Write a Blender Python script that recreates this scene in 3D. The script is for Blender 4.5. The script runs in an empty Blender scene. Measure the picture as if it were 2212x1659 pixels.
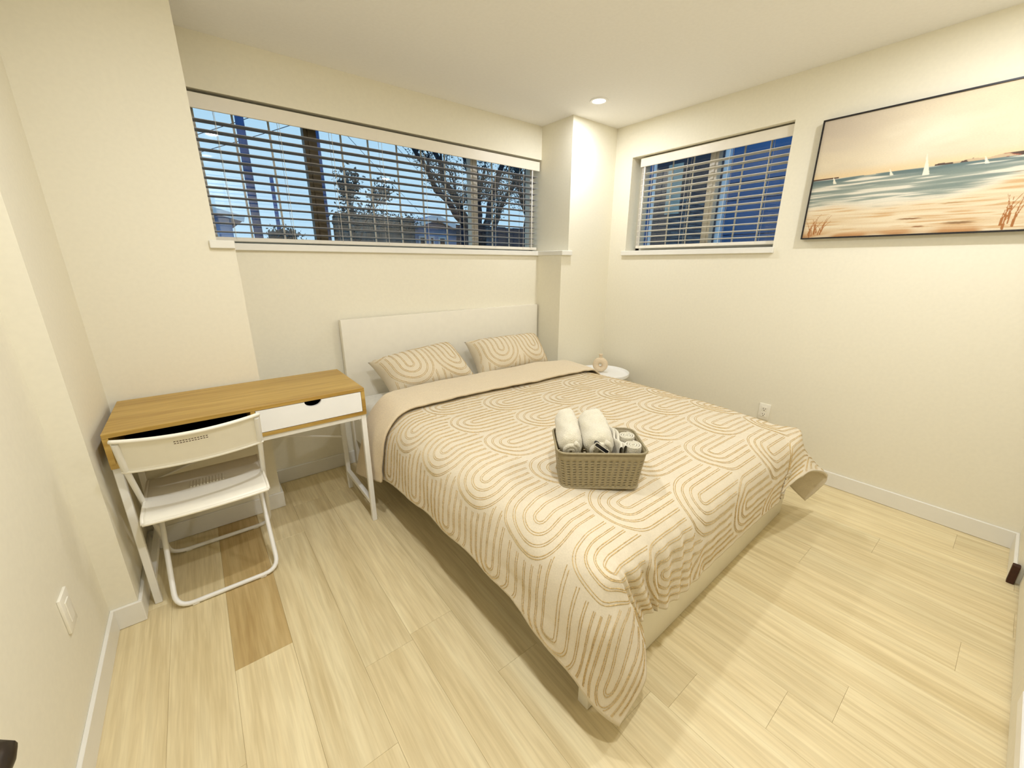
import bpy, bmesh, math, random
import numpy as np
from mathutils import Vector, Matrix, noise

random.seed(7)
PI = math.pi
sc = bpy.context.scene
COL = sc.collection

# ------------------------------------------------------------------ camera
def look_matrix(loc, yaw, pitch, roll):
    cy, sy, cp, sp = math.cos(yaw), math.sin(yaw), math.cos(pitch), math.sin(pitch)
    fw = Vector((sy * cp, cy * cp, sp)); rt = Vector((cy, -sy, 0)); up = rt.cross(fw)
    c, s = math.cos(roll), math.sin(roll)
    r2 = c * rt + s * up; u2 = -s * rt + c * up
    m = Matrix((r2, u2, -fw)).transposed().to_4x4(); m.translation = Vector(loc)
    return m
cam_d = bpy.data.cameras.new('camera')
cam_d.sensor_fit = 'HORIZONTAL'; cam_d.sensor_width = 36.0; cam_d.lens = 862.05 / 2212 * 36
cam_d.clip_start = 0.02
cam = bpy.data.objects.new('camera', cam_d); COL.objects.link(cam)
cam.matrix_world = look_matrix((-2.9706, -2.3961, 1.345), .6653, -.2930, .0023)
sc.camera = cam

# ------------------------------------------------------------------ world, exposure
def lin(r, g, b):
    f = lambda c: (c / 255) / 12.92 if c <= 10.3 else (((c / 255) + .055) / 1.055) ** 2.4
    return (f(r), f(g), f(b), 1.0)
w = bpy.data.worlds.new('dusk_sky'); sc.world = w; w.use_nodes = True
bg = w.node_tree.nodes['Background']
bg.inputs[0].default_value = lin(182, 218, 240); bg.inputs[1].default_value = 1.15
sc.view_settings.view_transform = 'Standard'; sc.view_settings.look = 'None'
sc.view_settings.exposure = 0.0; sc.view_settings.gamma = 1.0
sc.view_settings.use_curve_mapping = False
sc.cycles.glossy_bounces = 2; sc.cycles.transmission_bounces = 2; sc.cycles.max_bounces = 6
sc.cycles.use_adaptive_sampling = True; sc.cycles.adaptive_threshold = .05; sc.cycles.adaptive_min_samples = 16
sc.cycles.caustics_reflective = False; sc.cycles.caustics_refractive = False
LAMP_POWER = 13.2
LAMP_DIM = [.62, .92, .88, 1.18]
LAMP_COLOR = (1.0, 1.04, 1.13)
LAMPS = [(-.58, -.293), (-.72, -2.20), (-2.60, -1.25), (-2.60, -2.25)]  # last lamp is unseen, added as fill to even out the light

# ------------------------------------------------------------------ materials
def nm(name):
    m = bpy.data.materials.new(name); m.use_nodes = True
    nt = m.node_tree; b = nt.nodes['Principled BSDF']
    return m, nt, b
def mix_rgb(nt, fac, a, b, mode='MIX'):
    n = nt.nodes.new('ShaderNodeMix'); n.data_type = 'RGBA'; n.blend_type = mode
    if hasattr(fac, 'is_output'): nt.links.new(fac, n.inputs[0])
    else: n.inputs[0].default_value = fac
    for v, i in ((a, 6), (b, 7)):
        if hasattr(v, 'is_output'): nt.links.new(v, n.inputs[i])
        else: n.inputs[i].default_value = v
    return n.outputs[2]
def pos_node(nt, scale=(1, 1, 1), obj=False):
    if obj:
        t = nt.nodes.new('ShaderNodeTexCoord').outputs['Object']
    else:
        t = nt.nodes.new('ShaderNodeNewGeometry').outputs['Position']
    mp = nt.nodes.new('ShaderNodeMapping'); mp.inputs['Scale'].default_value = scale
    nt.links.new(t, mp.inputs[0]); return mp
def noise_tex(nt, vec, scale, detail=3, rough=.5, dist=0):
    n = nt.nodes.new('ShaderNodeTexNoise'); n.inputs['Scale'].default_value = scale
    n.inputs['Detail'].default_value = detail; n.inputs['Roughness'].default_value = rough
    n.inputs['Distortion'].default_value = dist
    nt.links.new(vec, n.inputs['Vector']); return n
def ramp(nt, fac, stops):
    r = nt.nodes.new('ShaderNodeValToRGB'); e = r.color_ramp.elements
    while len(e) < len(stops): e.new(.5)
    for k, (p, c) in enumerate(stops): e[k].position = p; e[k].color = c
    nt.links.new(fac, r.inputs[0]); return r.outputs[0]
def bump(nt, b, h, strength=.2, dist=.01):
    n = nt.nodes.new('ShaderNodeBump'); n.inputs['Strength'].default_value = strength
    n.inputs['Distance'].default_value = dist
    nt.links.new(h, n.inputs['Height']); nt.links.new(n.outputs[0], b.inputs['Normal'])
def plain(name, rgb, rough=.5, var=.04, scale=30, bmp=0., metal=0., spec=.4, bdist=.002, sheen=0):
    m, nt, b = nm(name)
    c = lin(*rgb); p = pos_node(nt)
    n = noise_tex(nt, p.outputs[0], scale, 1)
    lo = tuple(x * (1 - var) for x in c[:3]) + (1,); hi = tuple(min(1, x * (1 + var)) for x in c[:3]) + (1,)
    nt.links.new(ramp(nt, n.outputs[0], [(.3, lo), (.7, hi)]), b.inputs['Base Color'])
    b.inputs['Roughness'].default_value = rough; b.inputs['Metallic'].default_value = metal
    b.inputs['Specular IOR Level'].default_value = spec
    if sheen:
        b.inputs['Sheen Weight'].default_value = sheen; b.inputs['Sheen Roughness'].default_value = .6
    if bmp: bump(nt, b, n.outputs[0], bmp, bdist)
    return m
def wood(name, c_lo, c_mid, c_hi, axis='y', rough=.45, rnd=False, tight=1.0, spec=.35):
    m, nt, b = nm(name)
    s = {'y': (14 * tight, .7, 14 * tight), 'x': (.8, 11 * tight, 11 * tight)}[axis]
    p = pos_node(nt, s)
    vec = p.outputs[0]
    oi = nt.nodes.new('ShaderNodeObjectInfo')
    if rnd:
        a = nt.nodes.new('ShaderNodeVectorMath'); a.operation = 'SCALE'
        a.inputs[0].default_value = (31, 17, 5)
        nt.links.new(oi.outputs['Random'], a.inputs['Scale'])
        ad = nt.nodes.new('ShaderNodeVectorMath'); ad.operation = 'ADD'
        nt.links.new(vec, ad.inputs[0]); nt.links.new(a.outputs[0], ad.inputs[1]); vec = ad.outputs[0]
    n1 = noise_tex(nt, vec, 1.0, 4, .62, .9); n2 = noise_tex(nt, vec, 6.0, 2, .6, .3)
    col = ramp(nt, n1.outputs[0], [(.30, lin(*c_lo)), (.5, lin(*c_mid)), (.68, lin(*c_hi))])
    fine = ramp(nt, n2.outputs[0], [(.35, (.86, .84, .80, 1)), (.65, (1, 1, 1, 1))])
    col = mix_rgb(nt, 1.0, col, fine, 'MULTIPLY')
    if rnd:
        tone = ramp(nt, oi.outputs['Random'], [(0, (.88, .87, .85, 1)), (.5, (.96, .955, .95, 1)), (1, (1, 1, 1, 1))])
        col = mix_rgb(nt, 1.0, col, tone, 'MULTIPLY')
    nt.links.new(col, b.inputs['Base Color'])
    b.inputs['Roughness'].default_value = rough; b.inputs['Specular IOR Level'].default_value = spec
    return m
M = {}
M['wall'] = plain('cream_wall_paint', (240, 233, 211), .75, .012, 60, spec=.2)
M['ceil'] = plain('ceiling_paint', (249, 246, 240), .85, .012, 60, spec=.15)
M['trim'] = plain('white_trim_paint', (238, 234, 222), .35, .01, 20, spec=.4)
M['plank'] = wood('oak_plank', (226, 206, 158), (238, 220, 174), (245, 230, 186), 'y', .42, True)
M['plankd'] = wood('darker_oak_plank', (194, 164, 108), (212, 184, 128), (224, 200, 146), 'y', .42, True)
M['subfloor'] = plain('floor_joint', (176, 148, 100), .8)
M['deskwood'] = wood('desk_oak_veneer', (164, 126, 54), (192, 156, 80), (204, 170, 94), 'x', .4)
M['white'] = plain('white_lacquer', (246, 244, 238), .3, .01, 20, spec=.5)
M['whitemetal'] = plain('white_powder_coat', (244, 241, 232), .35, .01, 40, spec=.5)
M['bedwhite'] = plain('off_white_foil', (238, 231, 212), .35, .012, 25, spec=.4)
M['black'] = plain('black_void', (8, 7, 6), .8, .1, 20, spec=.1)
M['frame'] = plain('black_frame_stain', (24, 20, 18), .4, .2, 60)
M['blind'] = plain('cream_blind_slat', (238, 230, 212), .4, .01, 40, spec=.4)
M['slat'] = plain('backlit_shade_slat', (150, 148, 150), .4, .01, 40, spec=.4)  # pale slats greyed in base colour to imitate their dark backlit look
M['cord'] = plain('blind_cord', (226, 220, 205), .8, .05, 200)
M['vinyl'] = plain('window_vinyl', (214, 206, 190), .4, .02, 30)
M['vinyld'] = plain('brown_window_stile', (92, 80, 56), .5, .08, 30)
M['sheet'] = plain('white_bed_sheet', (238, 235, 224), .85, .03, 40, .3, spec=.1, bdist=.004, sheen=.2)
M['duvet'] = plain('peach_beige_cotton', (219, 205, 176), .9, .035, 220, .25, spec=.08, bdist=.001, sheen=.25)
M['duvetr'] = plain('plain_beige_lining', (219, 200, 165), .9, .04, 120, .4, spec=.08, bdist=.002, sheen=.3)
M['tuft'] = plain('tufted_thread', (203, 175, 123), .95, .25, 260, .3, spec=.03)
M['towel'] = plain('cream_terry_towel', (226, 216, 188), .98, .06, 420, .9, spec=.03, bdist=.004, sheen=.4)
M['basket'] = plain('taupe_plastic_weave', (152, 138, 104), .5, .08, 90, .1)
M['dark'] = plain('charcoal_plastic', (26, 26, 30), .35, .1, 30)
M['vase'] = plain('sand_ceramic', (224, 204, 172), .8, .06, 160, .2, spec=.2)
M['bronze'] = plain('dark_bronze', (52, 42, 30), .4, .15, 60, metal=.6)
M['slot'] = plain('outlet_slot', (70, 40, 25), .8)
M['plastic'] = plain('white_plastic', (246, 240, 222), .35, .01, 30, spec=.5)
M['brown'] = plain('dark_brown_end_grain', (62, 34, 16), .7, .2, 60)
# exterior
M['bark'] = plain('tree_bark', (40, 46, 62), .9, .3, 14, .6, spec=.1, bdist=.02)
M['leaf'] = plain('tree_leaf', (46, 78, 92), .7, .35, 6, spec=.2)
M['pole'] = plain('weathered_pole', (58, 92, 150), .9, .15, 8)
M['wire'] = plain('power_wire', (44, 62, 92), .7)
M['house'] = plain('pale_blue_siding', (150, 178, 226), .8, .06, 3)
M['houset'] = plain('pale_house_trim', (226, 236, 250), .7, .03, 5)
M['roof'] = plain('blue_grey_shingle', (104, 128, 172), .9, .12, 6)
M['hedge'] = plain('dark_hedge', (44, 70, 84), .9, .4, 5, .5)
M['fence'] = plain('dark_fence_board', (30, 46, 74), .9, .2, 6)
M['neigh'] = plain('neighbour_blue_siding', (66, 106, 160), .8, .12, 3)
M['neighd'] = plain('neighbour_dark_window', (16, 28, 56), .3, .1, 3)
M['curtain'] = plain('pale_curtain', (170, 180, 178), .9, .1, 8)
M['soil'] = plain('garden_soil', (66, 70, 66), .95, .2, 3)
def glass_mat():
    m = bpy.data.materials.new('window_glass'); m.use_nodes = True; nt = m.node_tree
    for n in list(nt.nodes): nt.nodes.remove(n)
    o = nt.nodes.new('ShaderNodeOutputMaterial'); t = nt.nodes.new('ShaderNodeBsdfTransparent')
    g = nt.nodes.new('ShaderNodeBsdfGlossy'); g.inputs['Roughness'].default_value = .02
    t.inputs[0].default_value = (.95, .98, 1, 1)
    x = nt.nodes.new('ShaderNodeMixShader'); x.inputs[0].default_value = .05
    nt.links.new(t.outputs[0], x.inputs[1]); nt.links.new(g.outputs[0], x.inputs[2]); nt.links.new(x.outputs[0], o.inputs[0])
    return m
M['glass'] = glass_mat()
def emit_mat(name, rgb, s):
    m = bpy.data.materials.new(name); m.use_nodes = True; nt = m.node_tree
    for n in list(nt.nodes): nt.nodes.remove(n)
    o = nt.nodes.new('ShaderNodeOutputMaterial'); e = nt.nodes.new('ShaderNodeEmission')
    e.inputs[0].default_value = rgb; e.inputs[1].default_value = s
    nt.links.new(e.outputs[0], o.inputs[0]); return m
M['lens'] = emit_mat('lit_lamp_lens', (1, .98, .95, 1), 6.0)
def attr_mat(name, rough=.7):
    m, nt, b = nm(name)
    a = nt.nodes.new('ShaderNodeVertexColor'); a.layer_name = 'Col'
    p = pos_node(nt, (40, 40, 160)); n = noise_tex(nt, p.outputs[0], 3, 3)
    v = ramp(nt, n.outputs[0], [(.3, (.92, .92, .92, 1)), (.7, (1, 1, 1, 1))])
    nt.links.new(mix_rgb(nt, 1, a.outputs[0], v, 'MULTIPLY'), b.inputs['Base Color'])
    b.inputs['Roughness'].default_value = rough; bump(nt, b, n.outputs[0], .3, .001)
    return m
M['canvas'] = attr_mat('painted_canvas')

# ------------------------------------------------------------------ mesh helpers
class MB:
    def __init__(s): s.v = []; s.f = []
    def add(s, vs, fs):
        o = len(s.v); s.v += [tuple(p) for p in vs]; s.f += [tuple(i + o for i in f) for f in fs]; return s
    def box(s, x0, x1, y0, y1, z0, z1, bev=0, seg=2, rot=None, piv=None):
        vs = [(x, y, z) for z in (z0, z1) for y in (y0, y1) for x in (x0, x1)]
        fs = [(0, 2, 3, 1), (4, 5, 7, 6), (0, 1, 5, 4), (2, 6, 7, 3), (0, 4, 6, 2), (1, 3, 7, 5)]
        if bev:
            bm = bmesh.new(); vv = [bm.verts.new(p) for p in vs]
            for f in fs: bm.faces.new([vv[i] for i in f])
            bmesh.ops.bevel(bm, geom=bm.edges[:], offset=bev, segments=seg, affect='EDGES', profile=.5)
            bm.verts.index_update(); vs = [tuple(p.co) for p in bm.verts]
            fs = [tuple(p.index for p in f.verts) for f in bm.faces]; bm.free()
        if rot is not None:
            pv = Vector(piv); vs = [tuple(rot @ (Vector(p) - pv) + pv) for p in vs]
        return s.add(vs, fs)
    def prism(s, poly, a, b, axis='y'):
        n = len(poly)
        mk = {'y': lambda p, t: (p[0], t, p[1]), 'x': lambda p, t: (t, p[0], p[1]), 'z': lambda p, t: (p[0], p[1], t)}[axis]
        vs = [mk(p, a) for p in poly] + [mk(p, b) for p in poly]
        fs = [tuple(range(n))[::-1], tuple(range(n, 2 * n))] + [(i, (i + 1) % n, n + (i + 1) % n, n + i) for i in range(n)]
        return s.add(vs, fs)
    def tube(s, path, r, seg=8, closed=False, caps=True, r2=None):
        P = [Vector(p) for p in path]; n = len(P); rr = r if isinstance(r, (list, tuple)) else [r] * n
        vs = []; up = None
        for i in range(n):
            a = P[i - 1] if (i > 0 or closed) else P[i]; b = P[(i + 1) % n] if (i < n - 1 or closed) else P[i]
            d = (b - a).normalized() if (b - a).length > 1e-9 else Vector((0, 0, 1))
            if up is None:
                up = Vector((0, 0, 1)) if abs(d.z) < .9 else Vector((1, 0, 0))
            u = (up - d * up.dot(d)).normalized(); up = u; wv = d.cross(u)
            for k in range(seg):
                t = 2 * PI * k / seg
                vs.append(P[i] + u * math.cos(t) * rr[i] + wv * math.sin(t) * rr[i])
        fs = []
        for i in range(n if closed else n - 1):
            j = (i + 1) % n
            for k in range(seg):
                q = (k + 1) % seg; fs.append((i * seg + k, i * seg + q, j * seg + q, j * seg + k))
        if caps and not closed:
            fs.append(tuple(range(seg))[::-1]); fs.append(tuple(range((n - 1) * seg, n * seg)))
        return s.add(vs, fs)
    def sqtube(s, a, b, w, d=None):
        a = Vector(a); b = Vector(b); d = d or w; t = (b - a).normalized()
        up = Vector((0, 0, 1)) if abs(t.z) < .9 else Vector((0, 1, 0))
        u = t.cross(up).normalized(); vv = u.cross(t).normalized()
        c = [(-1, -1), (1, -1), (1, 1), (-1, 1)]
        vs = [p + u * x * w / 2 + vv * y * d / 2 for p in (a, b) for x, y in c]
        return s.add(vs, [(3, 2, 1, 0), (4, 5, 6, 7)] + [(i, (i + 1) % 4, 4 + (i + 1) % 4, 4 + i) for i in range(4)])
    def lathe(s, prof, seg=48, c=(0, 0, 0)):
        vs = []; n = len(prof)
        for k in range(seg):
            t = 2 * PI * k / seg
            for r, z in prof: vs.append((c[0] + r * math.cos(t), c[1] + r * math.sin(t), c[2] + z))
        fs = []
        for k in range(seg):
            q = (k + 1) % seg
            for i in range(n - 1): fs.append((k * n + i, q * n + i, q * n + i + 1, k * n + i + 1))
        return s.add(vs, fs)
    def grid(s, G, closed_u=False):
        nu = len(G); nv = len(G[0]); vs = [p for row in G for p in row]; fs = []
        for i in range(nu if closed_u else nu - 1):
            j = (i + 1) % nu
            for k in range(nv - 1): fs.append((i * nv + k, j * nv + k, j * nv + k + 1, i * nv + k + 1))
        return s.add(vs, fs)
    def build(s, name, mat, parent=None, smooth=False, world=False):
        me = bpy.data.meshes.new(name)
        off = Vector((0, 0, 0))
        if world and parent is not None:
            r = parent
            while r.parent is not None: r = r.parent
            off = r.location
        me.from_pydata([tuple(Vector(p) - off) for p in s.v] if off.length else s.v, [], s.f)
        me.materials.append(mat); me.validate(); me.update()
        bm = bmesh.new(); bm.from_mesh(me); bmesh.ops.recalc_face_normals(bm, faces=bm.faces); bm.to_mesh(me); bm.free()
        if smooth:
            me.polygons.foreach_set('use_smooth', [True] * len(me.polygons))
        o = bpy.data.objects.new(name, me); COL.objects.link(o)
        if parent is not None: o.parent = parent
        return o
def auto_smooth(o, deg=40):
    me = o.data
    me.polygons.foreach_set('use_smooth', [True] * len(me.polygons))
    bm = bmesh.new(); bm.from_mesh(me)
    for e in bm.edges:
        if len(e.link_faces) == 2 and e.calc_face_angle(0) > math.radians(deg): e.smooth = False
    bm.to_mesh(me); bm.free(); return o
def solidify(o, t, off=-1):
    m = o.modifiers.new('thickness', 'SOLIDIFY'); m.thickness = t; m.offset = off; return o
def tag(o, label, cat, group=None, kind=None):
    o['label'] = label
    if cat: o['category'] = cat
    if group: o['group'] = group
    if kind: o['kind'] = kind
    return o
def thing(name, label, cat, loc=(0, 0, 0), rotz=0, group=None):
    o = bpy.data.objects.new(name, None); COL.objects.link(o); o.empty_display_size = .1
    o.location = loc; o.rotation_euler = (0, 0, rotz); return tag(o, label, cat, group)
def struct(name, mb, mat, label=None, parent=None):
    o = mb.build(name, mat, parent)
    if parent is None:
        o['kind'] = 'structure'
        if label: o['label'] = label
    return o

# ------------------------------------------------------------------ room shell
H = 2.4; XL = -3.4255; XP = -3.3467; YP = -.528; XAu = -2.838; XAl = -2.771; XBu = -.518; XBl = -.591
D = .343; DL = .289; YN = -2.626; ZS = 1.41; ZT = 2.158; W2A = -.170; W2B = -1.303; ZT2 = 2.159; ZS2 = 1.413
YO = .54; XO = .24
struct('ceiling', MB().box(XL - .1, XO, -2.9, YO, H, H + .1), M['ceil'], 'flat off-white ceiling')
struct('wall_left', MB().box(XL - .1, XL, -2.9, YP, 0, H), M['wall'], 'cream left wall with a low outlet')
struct('wall_left_return', MB().box(XL - .1, XP, YP, YO, 0, H), M['wall'], 'narrow cream return beside the desk')
struct('wall_back_left', MB().box(XP, XAu, 0, YO, ZS, H).box(XP, XAl, 0, YO, 0, ZS), M['wall'], 'cream wall behind the desk')
struct('wall_back', MB().box(XAl, XBl, DL, YO, 0, ZS).box(XAu, XBu, D, YO, ZT, H), M['wall'], 'recessed cream wall behind the headboard')
struct('wall_back_right', MB().box(XBu, 0, 0, YO, ZS, H).box(XBl, 0, 0, YO, 0, ZS), M['wall'], 'cream pier in the far corner')
struct('wall_right', MB().box(0, XO, -2.9, W2B, 0, H).box(0, XO, W2A, YO, 0, H).box(0, XO, W2B, W2A, 0, ZS2 + .036).box(0, XO, W2B, W2A, ZT2, H),
       M['wall'], 'cream right wall with the small window and the painting')
struct('wall_front', MB().box(-.335, 0, -2.9, YN, 0, H).box(-1.95, -.335, -2.9, YN, 2.06, H).box(-2.58, -1.95, -2.9, YN, 0, H)
       .box(XL, -2.58, -2.9, YN, 2.06, H), M['wall'], 'wall on the camera side')
struct('wall_hall', MB().box(XL - .1, -2.48, -3.9, -3.8, 0, H).box(XL - .1, XL, -3.8, -2.9, 0, H).box(-2.58, -2.48, -3.8, -2.9, 0, H)
       .box(XL, -2.58, -3.8, -2.9, H, H + .1), M['wall'], 'short hall outside the doorway')

# floor with planks as children
fl = struct('floor', MB().box(XL - .1, XO, -3.9, YO, -.12, -.009), M['subfloor'], 'pale oak plank floor')
PW = .178
def back_limit(xa, xb):
    if xb <= XP: return YP
    if xb <= XAl or xa >= XBl: return 0.0
    return DL
rnd = random.Random(3)
known = {0: [-1.0], 9: [], 8: [-2.317], 4: [-1.558], 11: [-2.528]}
pmesh = {}
for k in range(-2, 18):
    xa = -3.083 + k * PW; xb = xa + PW
    xa = max(xa, XL); xb = min(xb, 0)
    if xb - xa < .01: continue
    yend = back_limit(xa, xb) + .0
    off = known.get(k)
    y = (off[0] if off else -2.0 + rnd.random() * 1.22)
    while y > -2.9: y -= 1.22
    y += 0
    while y < yend:
        a = max(y, -2.9); b = min(y + 1.22, yend)
        if b - a > .03:
            key = (round(xb - xa, 4), round(b - a, 4))
            if key not in pmesh:
                g = .0002
                pb = MB().box(g, xb - xa - g, g, b - a - g, -.009, 0, .0005, 1)
                o = pb.build('plank', M['plank'], fl); pmesh[key] = o.data
            else:
                o = bpy.data.objects.new('plank', pmesh[key]); COL.objects.link(o); o.parent = fl
            o.location = (xa, a, 0)
            if k == 0 and abs(a + 1.0) < .02:
                o.data = o.data.copy(); o.data.materials[0] = M['plankd']
        y += 1.22

# baseboards
BH = .092; BT = .012
def bb(name, x0, x1, y0, y1, label):
    o = struct(name, MB().box(x0, x1, y0, y1, .001, BH, .002, 1), M['trim'], label)
bb('baseboard_left', XL, XL + BT, YN, YP - BT, 'white baseboard along the left wall')
bb('baseboard_left_return', XL, XP + BT, YP - BT, YP, 'white baseboard on the left return')
bb('baseboard_left_inner', XP, XP + BT, YP, -BT, 'white baseboard on the side of the left return')
bb('baseboard_back_left', XP, XAl + BT, -BT, 0, 'white baseboard under the desk')
bb('baseboard_back_jog', XAl, XAl + BT, 0, DL - BT, 'white baseboard on the jog beside the bed')
bb('baseboard_back', XAl, XBl, DL - BT, DL, 'white baseboard behind the bed')
bb('baseboard_back_right', XBl, 0, -BT, 0, 'white baseboard on the corner pier')
bb('baseboard_right', -BT, 0, YN, -BT, 'white baseboard along the right wall')
bb('baseboard_front', -.335, -BT, YN, YN + BT, 'short white baseboard beside the closet')
# window ledge trims
def trim(name, mb, label):
    o = struct(name, mb, M['trim'], label)
trim('trim_1', MB().box(XAl, XBl, DL - .022, YO - .02, ZS, ZS + .036, .003, 1), 'white ledge under the long window')
trim('trim_2', MB().box(XAu - .03, XAl + .001, -.02, YO - .02, ZS, ZS + .036, .003, 1), 'left end of the window ledge')
trim('trim_3', MB().box(XBl - .012, XBu + .03, -.022, YO - .02, ZS, ZS + .036, .003, 1), 'right end of the window ledge')
trim('trim_4', MB().box(-.022, XO - .02, W2B - .012, W2A + .03, ZS2, ZS2 + .037, .003, 1), 'white sill of the small window')

# ------------------------------------------------------------------ windows
def window_x(name, label, y, x0, x1, z0, z1, mulls, bars, dark):
    root = bpy.data.objects.new(name, None); COL.objects.link(root); root.location = ((x0 + x1) / 2, y, z0)
    root['kind'] = 'structure'; root['label'] = label
    fw = .035
    MB().box(x0, x1, y - .03, y + .03, z0, z0 + fw).box(x0, x1, y - .03, y + .03, z1 - fw, z1) \
        .box(x0, x0 + fw, y - .03, y + .03, z0, z1).box(x1 - fw, x1, y - .03, y + .03, z0, z1).build('window_frame', M['vinyl'], root, world=True)
    e = [x0] + [m for m, _, _ in mulls] + [x1]
    for m, wd, mt in mulls:
        MB().box(m - wd / 2, m + wd / 2, y - .035, y + .02, z0 + fw, z1 - fw).box(m - wd * .18, m + wd * .18, y - .042, y - .03, z0 + fw, z1 - fw).build('window_stile', M[mt], root, world=True)
    for a, b in zip(e[:-1], e[1:]):
        MB().box(a + .01, b - .01, y + .002, y + .006, z0 + .01, z1 - .01).build('pane', M['glass'], root, world=True)
    for bx in bars:
        MB().box(bx - .005, bx + .005, y - .006, y + .001, z0 + fw, z1 - fw).build('glazing_bar', M['vinyl'], root, world=True)
    return root
window_x('window_1', 'long horizontal sliding window above the bed', .475, XAu, XBu, ZS + .036, ZT, [(-2.262, .07, 'vinyld'), (-1.12, .06, 'vinyl')],
         [-2.636, -2.467, -2.077, -1.909, -1.716, -1.538, -1.353, -.93, -.756], True)
def window_y(name, label, x, y0, y1, z0, z1, mulls, bars):
    root = bpy.data.objects.new(name, None); COL.objects.link(root); root.location = (x, (y0 + y1) / 2, z0)
    root['kind'] = 'structure'; root['label'] = label
    fw = .035
    MB().box(x - .03, x + .03, y0, y1, z0, z0 + fw).box(x - .03, x + .03, y0, y1, z1 - fw, z1) \
        .box(x - .03, x + .03, y0, y0 + fw, z0, z1).box(x - .03, x + .03, y1 - fw, y1, z0, z1).build('window_frame', M['vinyl'], root, world=True)
    e = [y0] + mulls + [y1]
    for m in mulls:
        MB().box(x - .035, x + .02, m - .03, m + .03, z0 + fw, z1 - fw).box(x - .042, x - .03, m - .01, m + .01, z0 + fw, z1 - fw).build('window_stile', M['vinyl'], root, world=True)
    for a, b in zip(e[:-1], e[1:]):
        MB().box(x + .002, x + .006, a + .01, b - .01, z0 + .01, z1 - .01).build('pane', M['glass'], root, world=True)
    for by in bars:
        MB().box(x - .006, x + .001, by - .005, by + .005, z0 + fw, z1 - fw).build('glazing_bar', M['vinyl'], root, world=True)
window_y('window_2', 'small sliding window in the right wall', .17, W2B, W2A, ZS2 + .037, ZT2, [-.775], [-.435, -.605, -.966, -1.128])

# ------------------------------------------------------------------ door and closet on the camera side
d1 = bpy.data.objects.new('door_1', None); COL.objects.link(d1); d1.location = (-3.29, -2.62, 0)
d1['kind'] = 'structure'; d1['label'] = 'white room door standing open along the left wall'
MB().box(-3.285, -3.25, -2.61, -1.80, .012, 2.03, .002, 1).build('door_leaf', M['trim'], d1, world=True)
dh = MB()
dh.lathe([(0, 0), (.026, 0), (.026, .006), (.012, .008), (.010, .05)], 24)
dh.v = [(-3.25 + z, -1.885 + x, .900 + y) for x, y, z in dh.v]
dh.tube([(-3.206, -1.887, .899), (-3.197, -1.888, .899), (-3.191, -1.893, .8985), (-3.1895, -1.902, .898), (-3.190, -1.93, .8975), (-3.191, -2.0, .897)], [.010, .0112, .0115, .0105, .0095, .0085], 16)
auto_smooth(dh.build('door_handle', M['bronze'], d1, world=True))
d2 = bpy.data.objects.new('door_2', None); COL.objects.link(d2); d2.location = (-1.14, -2.66, 0)
d2['kind'] = 'structure'; d2['label'] = 'pale sliding closet door behind the camera'
for a, b in ((-1.139, -.34), (-1.945, -1.141)):
    MB().box(a, b, -2.685, -2.650, .012, 2.05, .002, 1).build('door_panel', M['wall'], d2, world=True)
MB().box(-1.945, -.34, -2.9, -2.89, 0, 2.06).build('closet_back', M['wall'], d2, world=True)
MB().box(-1.93, -1.29, -2.650, -2.640, .125, .175, .003, 1).build('panel_rail', M['white'], d2, world=True)
tag(MB().box(-.362, -.336, YN - .01, YN + BT + .001, .001, BH, .002, 1).build('corner_block', M['brown']), 'dark brown end block at the closet corner of the baseboard', 'block')

# ------------------------------------------------------------------ recessed lights
for i, (lx, ly) in enumerate(LAMPS):
    lab = ['lit round downlight in the ceiling over the far corner', 'lit round downlight in the ceiling in front of the painting',
           'lit round downlight in the ceiling over the floor beside the bed', 'added unseen fill downlight in the ceiling just inside the doorway'][i]
    t = thing('downlight', lab, 'ceiling light', (lx, ly, H), group='recessed ceiling downlights')
    auto_smooth(MB().lathe([(.043, -.001), (.046, -.006), (.058, -.006), (.062, -.0005)], 48).build('trim_ring', M['white'], t))
    MB().lathe([(0.0001, -.003), (.044, -.003)], 48).build('lens', M['lens'], t)
    ld = bpy.data.lights.new('downlight_beam', 'AREA'); ld.shape = 'DISK'; ld.size = .085; ld.energy = LAMP_POWER * LAMP_DIM[i]
    ld.color = LAMP_COLOR; ld.spread = math.radians(180)
    lo = bpy.data.objects.new('downlight_beam', ld); COL.objects.link(lo); lo.parent = t; lo.location = (0, 0, -.008)

# ------------------------------------------------------------------ bed
TH = math.radians(1.245); BO = Vector((-2.225, -1.832, 0))
ct, st = math.cos(TH), math.sin(TH)
def to_local(x, y, z):
    dx, dy = x - BO.x, y - BO.y
    return np.array([dx * ct + dy * st, -dx * st + dy * ct, z])
bed = thing('bed', 'off-white panel bed frame with a tall plain headboard', 'bed', BO, TH)
auto_smooth(MB().box(-.005, 1.665, 2.055, 2.098, .002, 1.005, .0025, 2).build('headboard', M['bedwhite'], bed))
auto_smooth(MB().box(0, 1.66, 0, .04, .002, .375, .0025, 2).build('footboard', M['bedwhite'], bed))
for a in (0.005, 1.63):
    MB().box(a, a + .025, .04, 2.055, .19, .375, .002, 1).build('side_rail', M['bedwhite'], bed)
MB().box(.81, .85, .04, 2.055, .15, .21).build('centre_beam', M['bedwhite'], bed)
for j in range(14):
    yy = .10 + j * .145
    MB().box(.03, 1.63, yy, yy + .07, .2105, .222).build('bed_slat', M['bedwhite'], bed)
mt = MB().box(.035, 1.62, .045, 2.05, .2225, .500, .055, 4)
mo = auto_smooth(mt.build('mattress', M['sheet']), 60); mo.location = BO; mo.rotation_euler = (0, 0, TH)
tag(mo, 'thick mattress in a white sheet on the bed frame', 'mattress')

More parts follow.
